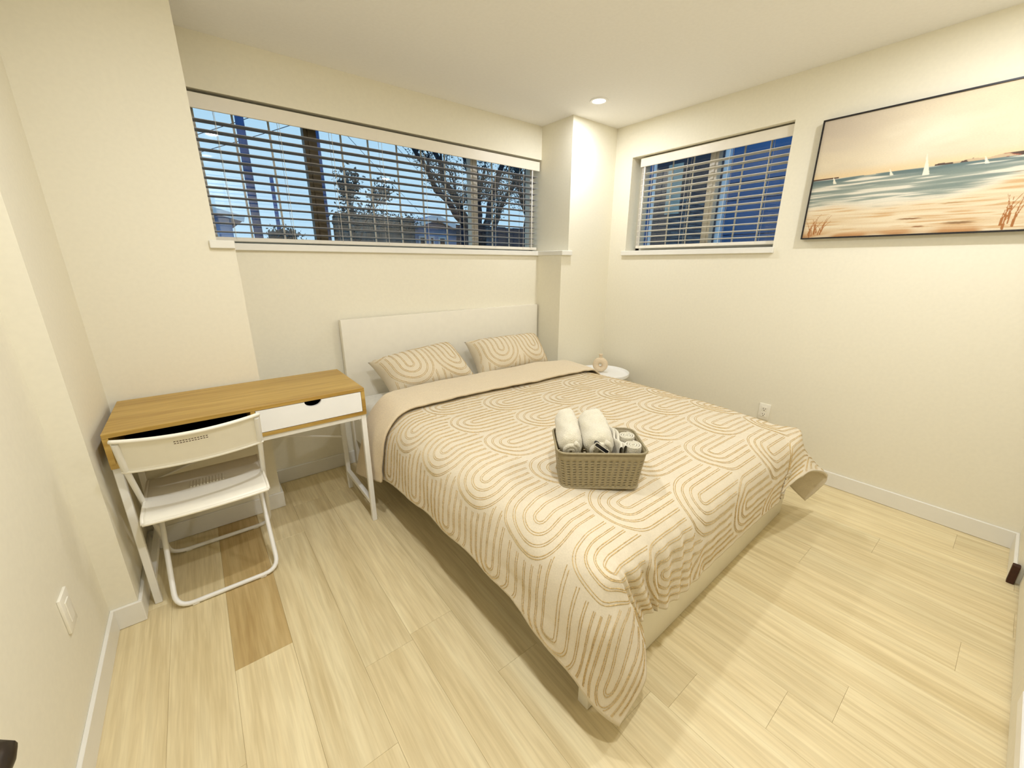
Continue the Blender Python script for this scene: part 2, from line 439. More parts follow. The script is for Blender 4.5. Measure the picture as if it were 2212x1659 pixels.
# duvet: one sheet mapped from flat cloth coordinates (u across, v along) through a net of control points
US = [-.40, -.30, -.20, -.10, 0.0, .10, .35, .83, 1.30, 1.55, 1.66, 1.76, 1.86, 1.96, 2.06]
VS = [-.34, -.25, -.16, -.08, .02, .12, .35, .70, 1.05, 1.35, 1.62]
CX = [-.085, -.078, -.070, -.045, .03, .11, .35, .83, 1.30, 1.54, 1.625, 1.672, 1.684, 1.688, 1.69]
CD = [1.0, .75, .47, .205, .035, 0, 0, 0, 0, 0, .05, .22, .48, .75, 1.0]
RY = [-.062, -.060, -.055, -.040, .03, .12, .35, .70, 1.05, 1.35, 1.62]
RD = [.295, .225, .145, .065, .010, 0, 0, 0, 0, 0, 0]
HEM_L = [0, 0, 0, 0, .395, .358, .315, .31, .325, .37, .46]
NU, NV = len(US), len(VS)
CP = np.zeros((NU, NV, 3))
for i in range(NU):
    for j in range(NV):
        top = .597 - .022 * max(0, min(1, CX[i] / 1.66)) - .02 * max(0, (.35 - VS[j]) / .35) * (1 if VS[j] > 0 else 1)
        rx_ = max(0, min(1, (CX[i] - 1.15) / .5)); top -= .034 * rx_ * rx_ + .012 * rx_ * max(0, (.6 - VS[j]) / .6) * (1 if i < 14 else 0)
        hem = (HEM_L[j] if i < 6 else .36) or .36
        CP[i, j] = (CX[i], RY[j], top - CD[i] * hem - RD[j])
for i, dy in enumerate((.07, .02, -.05, -.09, -.08, -.045, -.01)): CP[i, 10, 1] += dy; CP[i, 9, 1] += dy * .35
def W(i, j, x, y, z): CP[i, j] = to_local(x, y, z)
# cloth corner hanging off the near left end
W(3, 3, -2.205, -1.885, .50); W(2, 3, -2.268, -1.897, .41); W(1, 3, -2.288, -1.887, .30); W(0, 3, -2.298, -1.872, .18)
W(3, 2, -2.160, -1.905, .42); W(2, 2, -2.225, -1.926, .39); W(1, 2, -2.258, -1.928, .275); W(0, 2, -2.288, -1.908, .155)
W(3, 1, -2.090, -1.890, .33); W(2, 1, -2.120, -1.928, .26); W(1, 1, -2.190, -1.948, .235); W(0, 1, -2.265, -1.938, .125)
W(3, 0, -2.050, -1.892, .25); W(2, 0, -2.070, -1.918, .18); W(1, 0, -2.100, -1.938, .125); W(0, 0, -2.235, -1.952, .088)
W(0, 4, -2.302, -1.825, .20); W(1, 4, -2.297, -1.835, .315); W(2, 4, -2.286, -1.84, .425); W(3, 4, -2.245, -1.84, .525)
W(4, 3, -2.170, -1.874, .515); W(4, 2, -2.130, -1.876, .43); W(4, 1, -2.090, -1.876, .345); W(4, 0, -2.052, -1.876, .275)
W(5, 3, -2.110, -1.868, .515); W(5, 2, -2.070, -1.874, .435); W(5, 1, -2.030, -1.876, .35); W(5, 0, -1.990, -1.878, .28)
# cloth flaring open at the near right end
W(9, 0, -.90, -1.872, .295); W(9, 1, -.86, -1.866, .36); W(9, 2, -.82, -1.858, .43); W(9, 3, -.79, -1.842, .495)
row0 = [(-.815, -1.900, .350), (-.69, -1.925, .362), (-.455, -1.940, .265), (-.452, -1.918, .175), (-.480, -1.875, .082)]
right = [row0[4], (-.485, -1.83, .115), (-.49, -1.79, .15), (-.50, -1.75, .18)]
left = [row0[0], (-.75, -1.88, .39), (-.71, -1.862, .445), (-.67, -1.842, .50)]
topr = [(-.635, -1.805, .535), (-.605, -1.79, .48), (-.575, -1.775, .39), (-.54, -1.755, .29), (-.515, -1.735, .20)]
A = np.array
for a in range(5):
    for r in range(4):
        s = a / 4; t = r / 4
        p = (1 - t) * A(row0[a]) + t * A(topr[a]) + (1 - s) * A(left[r]) + s * A(right[r]) \
            - ((1 - s) * (1 - t) * A(row0[0]) + s * (1 - t) * A(row0[4]) + (1 - s) * t * A(topr[0]) + s * t * A(topr[4]))
        W(10 + a, r, *p)
    W(10 + a, 4, *topr[a])
# basket dent is left out: the basket rests on the cloth
def cr_w(t):
    return np.stack([-.5 * t + t * t - .5 * t ** 3, 1 - 2.5 * t * t + 1.5 * t ** 3, .5 * t + 2 * t * t - 1.5 * t ** 3, -.5 * t * t + .5 * t ** 3], -1)
def duvet_base(U, V):
    iu = np.interp(U, US, np.arange(NU)); iv = np.interp(V, VS, np.arange(NV))
    i0 = np.clip(np.floor(iu).astype(int), 0, NU - 2); j0 = np.clip(np.floor(iv).astype(int), 0, NV - 2)
    wu = cr_w(iu - i0); wv = cr_w(iv - j0)
    out = np.zeros(U.shape + (3,))
    def get(i, j):
        def clampi(arr_i, n): return np.clip(arr_i, 0, n - 1)
        p = CP[clampi(i, NU), clampi(j, NV)]
        return p
    for a in range(4):
        for b in range(4):
            i = i0 + a - 1; j = j0 + b - 1
            p = get(i, j).copy()
            m = (i < 0); p[m] = (2 * get(np.zeros_like(i), j) - get(np.ones_like(i), j))[m]
            m = (i > NU - 1); p[m] = (2 * get(i * 0 + NU - 1, j) - get(i * 0 + NU - 2, j))[m]
            m = (j < 0); p[m] = (2 * get(i, j * 0) - get(i, j * 0 + 1))[m]
            m = (j > NV - 1); p[m] = (2 * get(i, j * 0 + NV - 1) - get(i, j * 0 + NV - 2))[m]
            out += p * (wu[..., a] * wv[..., b])[..., None]
    return out
def fnoise(P, s, seed=0.):
    fl_ = P.reshape(-1, 2); o = np.array([noise.noise(Vector((x * s + seed, y * s - seed, seed))) for x, y in fl_])
    return o.reshape(P.shape[:-1])
GU, GV = 260, 230
ug = np.linspace(US[0], US[-1], GU); vg = np.linspace(VS[0], VS[-1], GV)
UU, VV = np.meshgrid(ug, vg, indexing='ij')
def grid_normals(G):
    du = np.gradient(G, axis=0); dv = np.gradient(G, axis=1)
    n = np.cross(du, dv); n /= np.linalg.norm(n, axis=-1, keepdims=True) + 1e-9
    return n
DG = duvet_base(UU, VV)
DN = grid_normals(DG)
P2 = np.stack([UU, VV], -1)
wr = .006 * fnoise(P2, 3.1, 1.7) + .003 * fnoise(P2, 9.0, 5.2) + .0012 * fnoise(P2, 30.0, 9.2)
foot = np.clip((-.0 - VV) / .12, 0, 1) * np.clip((.75 - UU) / .4, .15, 1) * np.clip((UU + .08) / .1, 0, 1)
wr += foot * .006 * np.sin(UU * 2 * PI / .085 + 2.5 * fnoise(P2, 5.0, 3.3))
lefth = np.clip((-.05 - UU) / .3, 0, 1) * np.clip((VV - .1) / .2, 0, 1)
wr += lefth * .005 * np.sin(VV * 2 * PI / .33 + 3 * fnoise(P2, 2.0, 7.7))
DG = DG + DN * wr[..., None]; DN = grid_normals(DG)
duv = MB(); duv.grid(DG.tolist())
duvet = duv.build('duvet', M['duvet'], None, True)
duvet.location = BO; duvet.rotation_euler = (0, 0, TH)
tag(duvet, 'peach beige duvet with tufted rainbow arches draped over the bed', 'duvet')
# make sure normals point outward (up on the top)
if duvet.data.polygons[(GU // 2) * (GV - 1) + GV // 2].normal.z < 0: duvet.data.flip_normals()
solidify(duvet, .014)
sg = 1 if DN[GU // 2, GV // 2, 2] > 0 else -1
DN *= sg
def sample(F, u, v):
    fu = (np.asarray(u) - US[0]) / (US[-1] - US[0]) * (GU - 1); fv = (np.asarray(v) - VS[0]) / (VS[-1] - VS[0]) * (GV - 1)
    i = np.clip(fu.astype(int), 0, GU - 2); j = np.clip(fv.astype(int), 0, GV - 2)
    a = (fu - i)[:, None]; b = (fv - j)[:, None]
    return F[i, j] * (1 - a) * (1 - b) + F[i + 1, j] * a * (1 - b) + F[i, j + 1] * (1 - a) * b + F[i + 1, j + 1] * a * b

def arch_lines(u0, v0, px, py, radii, R, half, umin, umax, vmin, vmax, step=.012):
    """polylines of nested arches: round end towards -u, legs towards +u, each line doubled"""
    out = []
    i0 = int((umin - u0) / px) - 2; i1 = int((umax - u0) / px) + 2
    for i in range(i0, i1 + 1):
        j0 = int((vmin - v0) / py) - 2; j1 = int((vmax - v0) / py) + 2
        for j in range(j0, j1 + 1):
            cu = u0 + i * px; cv = v0 + j * py + (py / 2 if i % 2 else 0)
            nxt = [(cu + px, cv + py / 2), (cu + px, cv - py / 2)]
            for r0 in radii:
                for r in (r0 - half, r0 + half):
                    if r < .004: continue
                    L = px + .02; pts = []
                    n = int(L / step)
                    pts += [(cu + L - k * L / n, cv + r) for k in range(n)]
                    m = max(6, int(PI * r / step))
                    pts += [(cu - r * math.sin(t), cv + r * math.cos(t)) for t in [PI * k / m for k in range(m + 1)]]
                    pts += [(cu + (k + 1) * L / n, cv - r) for k in range(n)]
                    cur = []
                    for (a, b) in pts:
                        ok = umin < a < umax and vmin < b < vmax
                        if ok:
                            for (x, y) in nxt:
                                da, db = a - x, b - y
                                if (da < 0 and da * da + db * db < R * R) or (da >= 0 and abs(db) < R): ok = False; break
                        if ok: cur.append((a, b))
                        else:
                            if len(cur) > 2: out.append(cur)
                            cur = []
                    if len(cur) > 2: out.append(cur)
    return out
def tuft_mesh(lines, surf, rad):
    mb = MB(); jr = random.Random(5)
    for ln in lines:
        u = np.array([p[0] for p in ln]); v = np.array([p[1] for p in ln])
        P, N = surf(u, v)
        T = np.gradient(P, axis=0); T /= np.linalg.norm(T, axis=1, keepdims=True) + 1e-9
        S = np.cross(N, T); n = len(ln); vs = []; rr = rad
        for k in range(n):
            q = rad * (.7 + .6 * jr.random())
            vs += [P[k] - S[k] * q, P[k] + N[k] * q * 1.1, P[k] + S[k] * q]
        fs = []
        for k in range(n - 1):
            a = k * 3; fs += [(a, a + 3, a + 4, a + 1), (a + 1, a + 4, a + 5, a + 2)]
        mb.v, o = mb.v, len(mb.v)
        mb.v += [tuple(p) for p in vs]; mb.f += [tuple(i + o for i in f) for f in fs]
    return mb
RAD = [.021, .056, .091, .126]
lines = arch_lines(.907, .113, .31, .29, RAD,   .142, .0038, -.392, 2.05, -.332, 1.36)
tm = tuft_mesh(lines, lambda u, v: (sample(DG, u, v) + sample(DN, u, v) * .0005, sample(DN, u, v)), .0014)
to = tm.build('tufting', M['tuft'], duvet, True); to['kind'] = 'stuff'

# turned-back head end of the duvet (plain lining side up)
V_CREASE, V_EDGE = 1.62, 1.315
nb = 34; rowsB = []
ub = np.linspace(US[0] + .002, US[-1] - .002, 200)
for k in range(nb):
    t = k / (nb - 1)
    if t < .2:
        a = t / .2 * PI; dv = .020 * math.sin(a); h = .006 + .034 * (1 - math.cos(a)) / 2; vv = V_CREASE - .004
    else:
        q = (t - .2) / .8; dv = 0; vv = V_CREASE - .004 + (V_EDGE - V_CREASE + .004) * q
        h = .040 - .018 * q ** 2 + .004 * math.sin(q * 3.0)
    v_arr = np.full_like(ub, vv)
    v_arr = np.clip(v_arr + (.014 * np.sin(ub * 4.2 + .6) + .006 * np.sin(ub * 13)) * max(0, (t - .3)), VS[0], VS[-1])
    P = sample(DG, ub, v_arr); N = sample(DN, ub, v_arr)
    P = P + N * (h + .0025 * np.sin(ub * 47 + 3 * t) * max(0, t - .5) + .002 * np.sin(ub * 16 + 8 * t))[:, None]
    P[:, 1] += dv
    rowsB.append(P)
fb = MB(); fb.grid([[tuple(rowsB[k][i]) for k in range(nb)] for i in range(len(ub))])
fo = fb.build('turned_back_fold', M['duvetr'], duvet, True)
solidify(fo, .010, 0)
fo['label'] = 'plain lining turned back below the pillows'

# ------------------------------------------------------------------ pillows
def pillow(label, BL, BR, TR, TL, bulge, phase):
    BL, BR, TR, TL = map(np.array, (BL, BR, TR, TL))
    ctr = (BL + BR + TR + TL) / 4
    base = (BL + BR) / 2
    t = tag(bpy.data.objects.new('pillow', None), label, 'pillow', 'pair of tufted bed pillows'); COL.objects.link(t); t.location = tuple(base)
    nrm = np.cross(BR - BL, TL - BL); nrm /= np.linalg.norm(nrm)
    if nrm[1] > 0: nrm = -nrm
    W_ = (np.linalg.norm(BR - BL) + np.linalg.norm(TR - TL)) / 2; H_ = (np.linalg.norm(TL - BL) + np.linalg.norm(TR - BR)) / 2
    N_ = 56; M_ = 40
    S, T = np.meshgrid(np.linspace(0, 1, N_), np.linspace(0, 1, M_), indexing='ij')
    def flat(S, T):
        pin = .035
        s2 = S + pin * np.sin(PI * T) * (1 - 2 * S) * 1.0 * np.abs(2 * S - 1) ** 3
        t2 = T + pin * 1.3 * np.sin(PI * S) * (1 - 2 * T) * np.abs(2 * T - 1) ** 3
        s2, t2 = s2[..., None], t2[..., None]
        return (1 - s2) * (1 - t2) * BL + s2 * (1 - t2) * BR + s2 * t2 * TR + (1 - s2) * t2 * TL
    def bul(S, T):
        q = (1 - np.abs(2 * S - 1) ** 3.2) * (1 - np.abs(2 * T - 1) ** 2.6)
        return np.clip(q, 0, 1) ** .52
    wob = .006 * fnoise(np.stack([S * W_, T * H_], -1), 6.0, phase)
    F = flat(S, T) + nrm * (bul(S, T) * bulge + wob * bul(S, T))[..., None]
    B = flat(S, T) - nrm * (bul(S, T) * bulge * .55)[..., None]
    FN = grid_normals(F)
    if (FN[N_ // 2, M_ // 2] @ nrm) < 0: FN = -FN
    mb = MB(); mb.grid((F - base).tolist()); mb.grid((B - base).tolist())
    o = mb.build('cushion', M['duvet'], t, True)
    bm = bmesh.new(); bm.from_mesh(o.data); bmesh.ops.remove_doubles(bm, verts=bm.verts, dist=.0004); bmesh.ops.recalc_face_normals(bm, faces=bm.faces)
    bm.to_mesh(o.data); bm.free(); o.data.polygons.foreach_set('use_smooth', [True] * len(o.data.polygons))
    def smp(Fd, s, tt):
        fu = s * (N_ - 1); fv = tt * (M_ - 1)
        i = np.clip(fu.astype(int), 0, N_ - 2); j = np.clip(fv.astype(int), 0, M_ - 2); a = (fu - i)[:, None]; b = (fv - j)[:, None]
        return Fd[i, j] * (1 - a) * (1 - b) + Fd[i + 1, j] * a * (1 - b) + Fd[i, j + 1] * (1 - a) * b + Fd[i + 1, j + 1] * a * b
    ls = arch_lines(.185 + .0, .17 + phase * .01, .26, .31, [.024, .064, .104, .140],   .152, .0038, .004, H_ - .004, .012, W_ - .012, .010)
    m2 = tuft_mesh(ls, lambda u, v: (smp(F, v / W_, u / H_) - base + smp(FN, v / W_, u / H_) * .0006, smp(FN, v / W_, u / H_)), .0016)
    k = m2.build('tufting', M['tuft'], t, True); k['kind'] = 'stuff'
    return t
pillow('tufted beige pillow on the desk side of the bed, nearer the desk', (-2.112, -.125, .53), (-1.48, -.13, .53), (-1.585, .115, .805), (-2.172, .10, .742), .135, 0)
pillow('tufted beige pillow beside the corner pier, farther from the desk', (-1.472, -.12, .535), (-.785, -.11, .535), (-.775, .105, .785), (-1.455, .105, .79), .130, 3)

# ------------------------------------------------------------------ desk
X0, X1, Y0, Y1, Z0, Z1 = -3.316, -2.388, -.475, -.016, .622, .760
desk = thing('desk', 'narrow oak-look desk with white drawer and white metal legs', 'desk', ((X0 + X1) / 2, (Y0 + Y1) / 2, 0))
pt = .017
MB().box(X0, X1, Y0, Y1, Z1 - pt, Z1, .0012, 1).build('desktop', M['deskwood'], desk, world=True)
MB().box(X0, X1, Y0, Y1, Z0, Z0 + pt, .001, 1).build('bottom_panel', M['deskwood'], desk, world=True)
for a in (X0, X1 - pt): MB().box(a, a + pt, Y0, Y1, Z0 + pt, Z1 - pt).build('side_panel', M['deskwood'], desk, world=True)
MB().box(-2.866, -2.850, Y0 + .001, Y1, Z0 + pt, Z1 - pt).build('divider', M['deskwood'], desk, world=True)
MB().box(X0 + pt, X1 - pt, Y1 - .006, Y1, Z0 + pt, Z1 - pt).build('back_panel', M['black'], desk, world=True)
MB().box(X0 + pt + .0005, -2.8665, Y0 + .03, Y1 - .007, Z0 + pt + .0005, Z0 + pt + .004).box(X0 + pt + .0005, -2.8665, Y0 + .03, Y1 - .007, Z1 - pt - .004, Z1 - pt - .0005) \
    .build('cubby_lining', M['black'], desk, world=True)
dr0, dr1, dz0, dz1 = -2.848, -2.407, Z0 + pt + .003, Z1 - pt - .002
cx_, cr_ = -2.622, .036
poly = [(dr0, dz0), (dr1, dz0), (dr1, dz1)] + [(cx_ + cr_ * math.cos(t), dz1 - .72 * cr_ * math.sin(t)) for t in [PI * k / 20 for k in range(21)]] + [(dr0, dz1)]
drw = MB().prism(poly, Y0 - .001, Y0 + .015, 'y').build('drawer', M['white'], desk, world=True)
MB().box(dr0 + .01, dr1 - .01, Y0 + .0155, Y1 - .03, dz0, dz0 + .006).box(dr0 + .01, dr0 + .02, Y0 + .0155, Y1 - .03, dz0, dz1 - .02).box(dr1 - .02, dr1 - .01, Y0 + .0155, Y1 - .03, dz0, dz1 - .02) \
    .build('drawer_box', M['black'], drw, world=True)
lw = .024
legx = (X0 + .013, X1 - .013); legy = (Y0 + .022, Y1 - .016)
for a in legx:
    for b in legy:
        MB().box(a - lw / 2, a + lw / 2, b - lw / 2, b + lw / 2, .001, Z0, .002, 1).build('leg', M['whitemetal'], desk, world=True)
for b in legy: MB().box(legx[0] + lw / 2, legx[1] - lw / 2, b - lw / 2, b + lw / 2, Z0 - lw, Z0 - .0005, .0015, 1).build('apron_rail', M['whitemetal'], desk, world=True)
for a in legx:
    MB().box(a - lw / 2, a + lw / 2, legy[0] + lw / 2, legy[1] - lw / 2, Z0 - lw, Z0 - .0005, .0015, 1).build('apron_rail', M['whitemetal'], desk, world=True)
    MB().box(a - lw / 2, a + lw / 2, legy[0] + lw / 2, legy[1] - lw / 2, .10, .10 + lw, .0015, 1).build('stretcher', M['whitemetal'], desk, world=True)
MB().tube([(-2.40, legy[1], .345), (-3.30, legy[1], .60)], .0055, 8).build('cross_brace', M['whitemetal'], desk, world=True)
MB().tube([(-3.30, legy[1] + .013, .345), (-2.40, legy[1] + .013, .60)], .0055, 8).build('cross_brace', M['whitemetal'], desk, world=True)

# ------------------------------------------------------------------ folding chair
chx = -3.062
ch = thing('folding_chair', 'white folding chair pushed against the desk, back towards the room', 'chair', (chx, -.36, 0))
def rounded_path(pts, r, n=6):
    P = [Vector(p) for p in pts]; out = [P[0]]
    for i in range(1, len(P) - 1):
        a, b, c = P[i - 1], P[i], P[i + 1]
        d1 = (a - b).normalized(); d2 = (c - b).normalized(); q = min(r, (a - b).length * .49, (c - b).length * .49)
        s, e = b + d1 * q, b + d2 * q
        for k in range(n + 1):
            t = k / n; out.append(s * (1 - t) ** 2 + b * 2 * t * (1 - t) + e * t * t)
    out.append(P[-1]); return out
hw = .205; tr = .0095
back = rounded_path([(chx - hw, -.598, .755), (chx - hw, -.545, .63), (chx - hw, -.14, .010), (chx + hw, -.14, .010), (chx + hw, -.545, .63), (chx + hw, -.598, .755)], .07)
auto_smooth(MB().tube(back, tr, 10).build('back_frame', M['whitemetal'], ch, world=True))
iw = .182
rear = rounded_path([(chx - iw, -.215, .425), (chx - iw, -.56, .011), (chx + iw, -.56, .011), (chx + iw, -.215, .425)], .06)
auto_smooth(MB().tube(rear, tr, 10).build('rear_leg_frame', M['whitemetal'], ch, world=True))
for sx, yy in ((-.12, -.56), (.12, -.56), (-.14, -.14), (.14, -.14)):
    MB().box(chx + sx - .012, chx + sx + .012, yy - .008, yy + .008, .0005, .006, .002, 1).build('foot_pad', M['plastic'], ch, world=True)
for s in (-1, 1):
    MB().tube([(chx + s * (hw - .012), -.40, .405), (chx + s * (iw + .0), -.40, .405)], .006, 8).build('pivot', M['whitemetal'], ch, world=True)
# backrest: a curved panel between the two uprights, rolled top edge, two rows of slots
nb_, nt_ = 40, 16
def back_pt(s, t):
    x = chx + (s * 2 - 1) * (hw + .012)
    z = .628 + .140 * t; y0 = -.548 - .055 * t
    y = y0 + .012 - .042 * (1 - (2 * s - 1) ** 2)
    zz = z - .008 * (1 - (2 * s - 1) ** 2) * (1 if t > .5 else 0) * (t - .5) * 2
    if t > .93: y -= .008 * (t - .93) / .07
    if t < .07: y -= .006 * (.07 - t) / .07
    return (x, y, zz)
G = [[back_pt(i / nb_, j / nt_) for j in range(nt_ + 1)] for i in range(nb_ + 1)]
bk = MB().grid(G).build('backrest', M['plastic'], ch, True, world=True); solidify(bk, .007, 0)
MB().tube([back_pt(i / nb_, 1.0) for i in range(nb_ + 1)], .0075, 8).build('top_roll', M['plastic'], bk, True, world=True)
MB().tube([back_pt(i / nb_, 0.0) for i in range(nb_ + 1)], .0055, 8).build('bottom_roll', M['plastic'], bk, True, world=True)
for rI, tz in enumerate((.70, .77)):
    for k in range(12):
        s = .38 + k * .0195
        p = back_pt(s, tz)
        MB().box(p[0] - .0028, p[0] + .0028, p[1] - .0048, p[1] - .003, p[2] - .0012, p[2] + .0012).build('vent_slot', M['slot'], bk, world=True)
# seat: dished panel with a rolled rear lip and a row of slots
def seat_pt(s, t):
    x = chx + (s * 2 - 1) * (hw - .004)
    y = -.585 + .375 * t
    z = .443 - .012 * math.sin(PI * min(1, max(0, (t - .08) / .9))) * (1 - (2 * s - 1) ** 4)
    if t < .10: z -= .016 * ((.10 - t) / .10) ** 2
    if t > .94: z -= .012 * ((t - .94) / .06) ** 2
    y += -.012 * (1 - (2 * s - 1) ** 2) * (1 - t)
    return (x, y, z)
ns, nq = 30, 30
G = [[seat_pt(i / ns, j / nq) for j in range(nq + 1)] for i in range(ns + 1)]
stt = MB().grid(G).build('seat', M['plastic'], ch, True, world=True); solidify(stt, .008, 0)
MB().tube([seat_pt(i / ns, 0) for i in range(ns + 1)], .007, 8).build('seat_lip', M['plastic'], stt, True, world=True)
for s in (0, 1): MB().tube([seat_pt(s, j / nq) for j in range(nq + 1)], .0065, 8).build('seat_edge', M['plastic'], stt, True, world=True)
for k in range(11):
    p = seat_pt(.36 + k * .028, .62)
    MB().box(p[0] - .003, p[0] + .003, p[1] - .03, p[1] + .03, p[2] + .0035, p[2] + .0075, .001, 1).build('seat_rib', M['plastic'], stt, world=True)

# ------------------------------------------------------------------ side table and vase
tcx, tcy, tz = -.325, -.275, .452
tb = thing('side_table', 'round white tray table between bed and right wall', 'table', (tcx, tcy, 0))
auto_smooth(MB().lathe([(0.0001, tz - .004), (.212, tz - .004), (.220, tz + .014), (.222, tz + .014), (.222, tz - .008), (.216, tz - .014), (.0001, tz - .014)], 64, (tcx, tcy, 0)).build('tray_top', M['white'], tb, world=True))
for k in range(4):
    a = PI / 4 + k * PI / 2
    MB().tube([(tcx + .17 * math.cos(a), tcy + .17 * math.sin(a), .004), (tcx + .16 * math.cos(a), tcy + .16 * math.sin(a), tz - .012)], .009, 10).build('leg', M['whitemetal'], tb, world=True)
MB().tube([(tcx + .172 * math.cos(2 * PI * k / 40), tcy + .172 * math.sin(2 * PI * k / 40), .010) for k in range(40)], .008, 8, True).build('base_ring', M['whitemetal'], tb, world=True)
vx, vy, vz = -.312, -.238, tz - .0035
va = math.atan2(-2.3961 - vy, -2.9706 - vx)          # the ring faces the open room
vs_ = thing('ring_vase', 'small sand coloured ring vase on the white tray table', 'vase', (vx, vy, vz), va + PI / 2)
rv = MB(); R1, r1 = .038, .026; G = []
for i in range(48):
    t = 2 * PI * i / 48; row = []
    for j in range(25):
        q = 2 * PI * j / 24
        rr = R1 + r1 * math.cos(q); row.append((rr * math.cos(t), r1 * .95 * math.sin(q), .066 + rr * math.sin(t)))
    G.append(row)
rv.grid(G, True)
rv.v = [(x, y, max(z, 0.0)) for x, y, z in rv.v]
rv.build('ring_body', M['vase'], vs_, True)
auto_smooth(MB().lathe([(.020, .112), (.013, .130), (.012, .142), (.016, .148), (.016, .158), (.012, .160), (.009, .156), (.008, .138)], 28).build('neck', M['vase'], vs_))

# ------------------------------------------------------------------ basket with towels
def duvet_z(x, y):
    p = to_local(x, y, 0); s = sample(DG, np.array([p[0]]), np.array([p[1]])); return float(s[0, 2])
bang = math.atan2(-.192, .237)
bcx, bcy = -1.912, -1.548
bz = duvet_z(bcx, bcy) + .002
bk_ = thing('basket', 'taupe woven-look plastic basket standing on the duvet', 'basket', (bcx, bcy, bz), bang)
def rrect(wx, wy, r, n=7):
    pts = []
    for cxs, cys, a0 in ((1, -1, -PI / 2), (1, 1, 0), (-1, 1, PI / 2), (-1, -1, PI)):
        for k in range(n + 1):
            a = a0 + PI / 2 * k / n; pts.append((cxs * (wx - r) + r * math.cos(a), cys * (wy - r) + r * math.sin(a)))
    return pts
def resample(pts, n):
    P = [Vector((a, b, 0)) for a, b in pts] + [Vector((pts[0][0], pts[0][1], 0))]
    L = [0]
    for a, b in zip(P[:-1], P[1:]): L.append(L[-1] + (b - a).length)
    xs = np.interp(np.linspace(0, L[-1], n, endpoint=False), L, [p.x for p in P]); ys = np.interp(np.linspace(0, L[-1], n, endpoint=False), L, [p.y for p in P])
    return list(zip(xs, ys))
HW, HD, BHt = .152, .108, .142
NC = 46                      # weave columns round the basket
def ring(z):
    f = z / BHt; return resample(rrect(.135 + .017 * f, .092 + .016 * f, .032), NC * 4)
zs = [0.012]; rows_ = 10
pitch = (.118 - .014) / rows_
zl = [0.0]
for k in range(rows_): zl += [.014 + k * pitch, .014 + k * pitch + pitch * .28]
zl += [.120, BHt]
rings = [ring(z) for z in zl]
body = MB()
for k, z in enumerate(zl): body.v += [(x, y, z) for x, y in rings[k]]
n3 = NC * 4
for k in range(len(zl) - 1):
    slot_row = (k % 2 == 1) and k < 2 * rows_
    for i in range(n3):
        shift = 0
        if slot_row and (i % 4) > 1: continue
        j = (i + 1) % n3; body.f.append((k * n3 + i, k * n3 + j, (k + 1) * n3 + j, (k + 1) * n3 + i))
bo = body.build('woven_wall', M['basket'], bk_, True); solidify(bo, .0028, 0)
bt = MB(); r0_ = ring(0.0); bt.add([(x * .985, y * .985, .001) for x, y in r0_] + [(x * .985, y * .985, .004) for x, y in r0_], [tuple(range(n3)), tuple(range(n3, 2 * n3))] + [(i, (i + 1) % n3, n3 + (i + 1) % n3, n3 + i) for i in range(n3)])
bt.build('basket_floor', M['basket'], bk_)
MB().tube([(x, y, BHt) for x, y in resample(rrect(HW + .002, HD + .002, .034), 90)], .0042, 8, True).build('rim', M['basket'], bk_, True)
MB().tube([(x, y, .004) for x, y in resample(rrect(.136, .093, .032), 90)], .004, 8, True).build('base_band', M['basket'], bk_, True)
def bworld(lx, ly, lz):
    c, s = math.cos(bang), math.sin(bang); return (bcx + lx * c - ly * s, bcy + lx * s + ly * c, bz + lz)
def roll(name, label, group, a, b, rx, rz, turns, swirl=True, dark=False):
    """rolled cloth from local point a to b (basket frame) with a spiral on its front end"""
    A_, B_ = Vector(bworld(*a)), Vector(bworld(*b)); d = (B_ - A_); L = d.length; d.normalize()
    side = d.cross(Vector((0, 0, 1))).normalized(); upv = side.cross(d).normalized()
    t = thing(name, label, 'towel', tuple(A_), group=group)
    mb = MB(); G = []; n = 44; m = 30
    for k in range(m + 1):
        q = k / m; e = min(q, 1 - q) * L
        prof = 1.0 if e > .03 else math.sqrt(max(0, 1 - ((.03 - e) / .03) ** 2)) * .42 + .58
        row = []
        for i in range(n):
            th = 2 * PI * i / n
            lump = 1 + .11 * noise.noise(Vector((math.cos(th) * 1.7 + L * 9, math.sin(th) * 1.7, q * 4))) + .035 * noise.noise(Vector((th * 3, q * 13, 2)))
            row.append(A_ + d * (q * L) + side * math.cos(th) * rx * prof * lump + upv * math.sin(th) * rz * prof * lump)
        row.append(row[0]); G.append(row)
    mb.grid(G)
    o = mb.build('rolled_cloth', M['towel'], t, True, world=True)
    for q, sgn in ((0, -1), (1, 1)):
        C = A_ + d * (q * L); pts = []; nn = int(turns * 26)
        for k in range(nn + 1):
            f = k / nn; th = f * turns * 2 * PI; r = .15 + .56 * f
            bul = .004 * (1 - f)
            pts.append(C + d * sgn * bul + side * math.cos(th) * rx * r * .92 + upv * math.sin(th) * rz * r * .92)
        MB().tube(pts, min(rx, rz) * .26 / max(1, turns * .55), 7).build('spiral_end', M['towel'], o, True, world=True)
        MB().add([C + d * sgn * -.002 + side * math.cos(2 * PI * i / 24) * rx * .58 + upv * math.sin(2 * PI * i / 24) * rz * .58 for i in range(24)], [tuple(range(24))]).build('end_core', M['towel'], o, world=True)
    return t
roll('bath_towel', 'thick cream bath towel roll at the left end of the basket', 'rolled cream towels', (-.103, -.064, .134), (-.108, .098, .194), .042, .054, 2.2)
tw = roll('bath_towel', 'thick cream bath towel roll with a black case in its end', 'rolled cream towels', (-.003, -.062, .135), (-.012, .095, .192), .053, .056, 2.2)
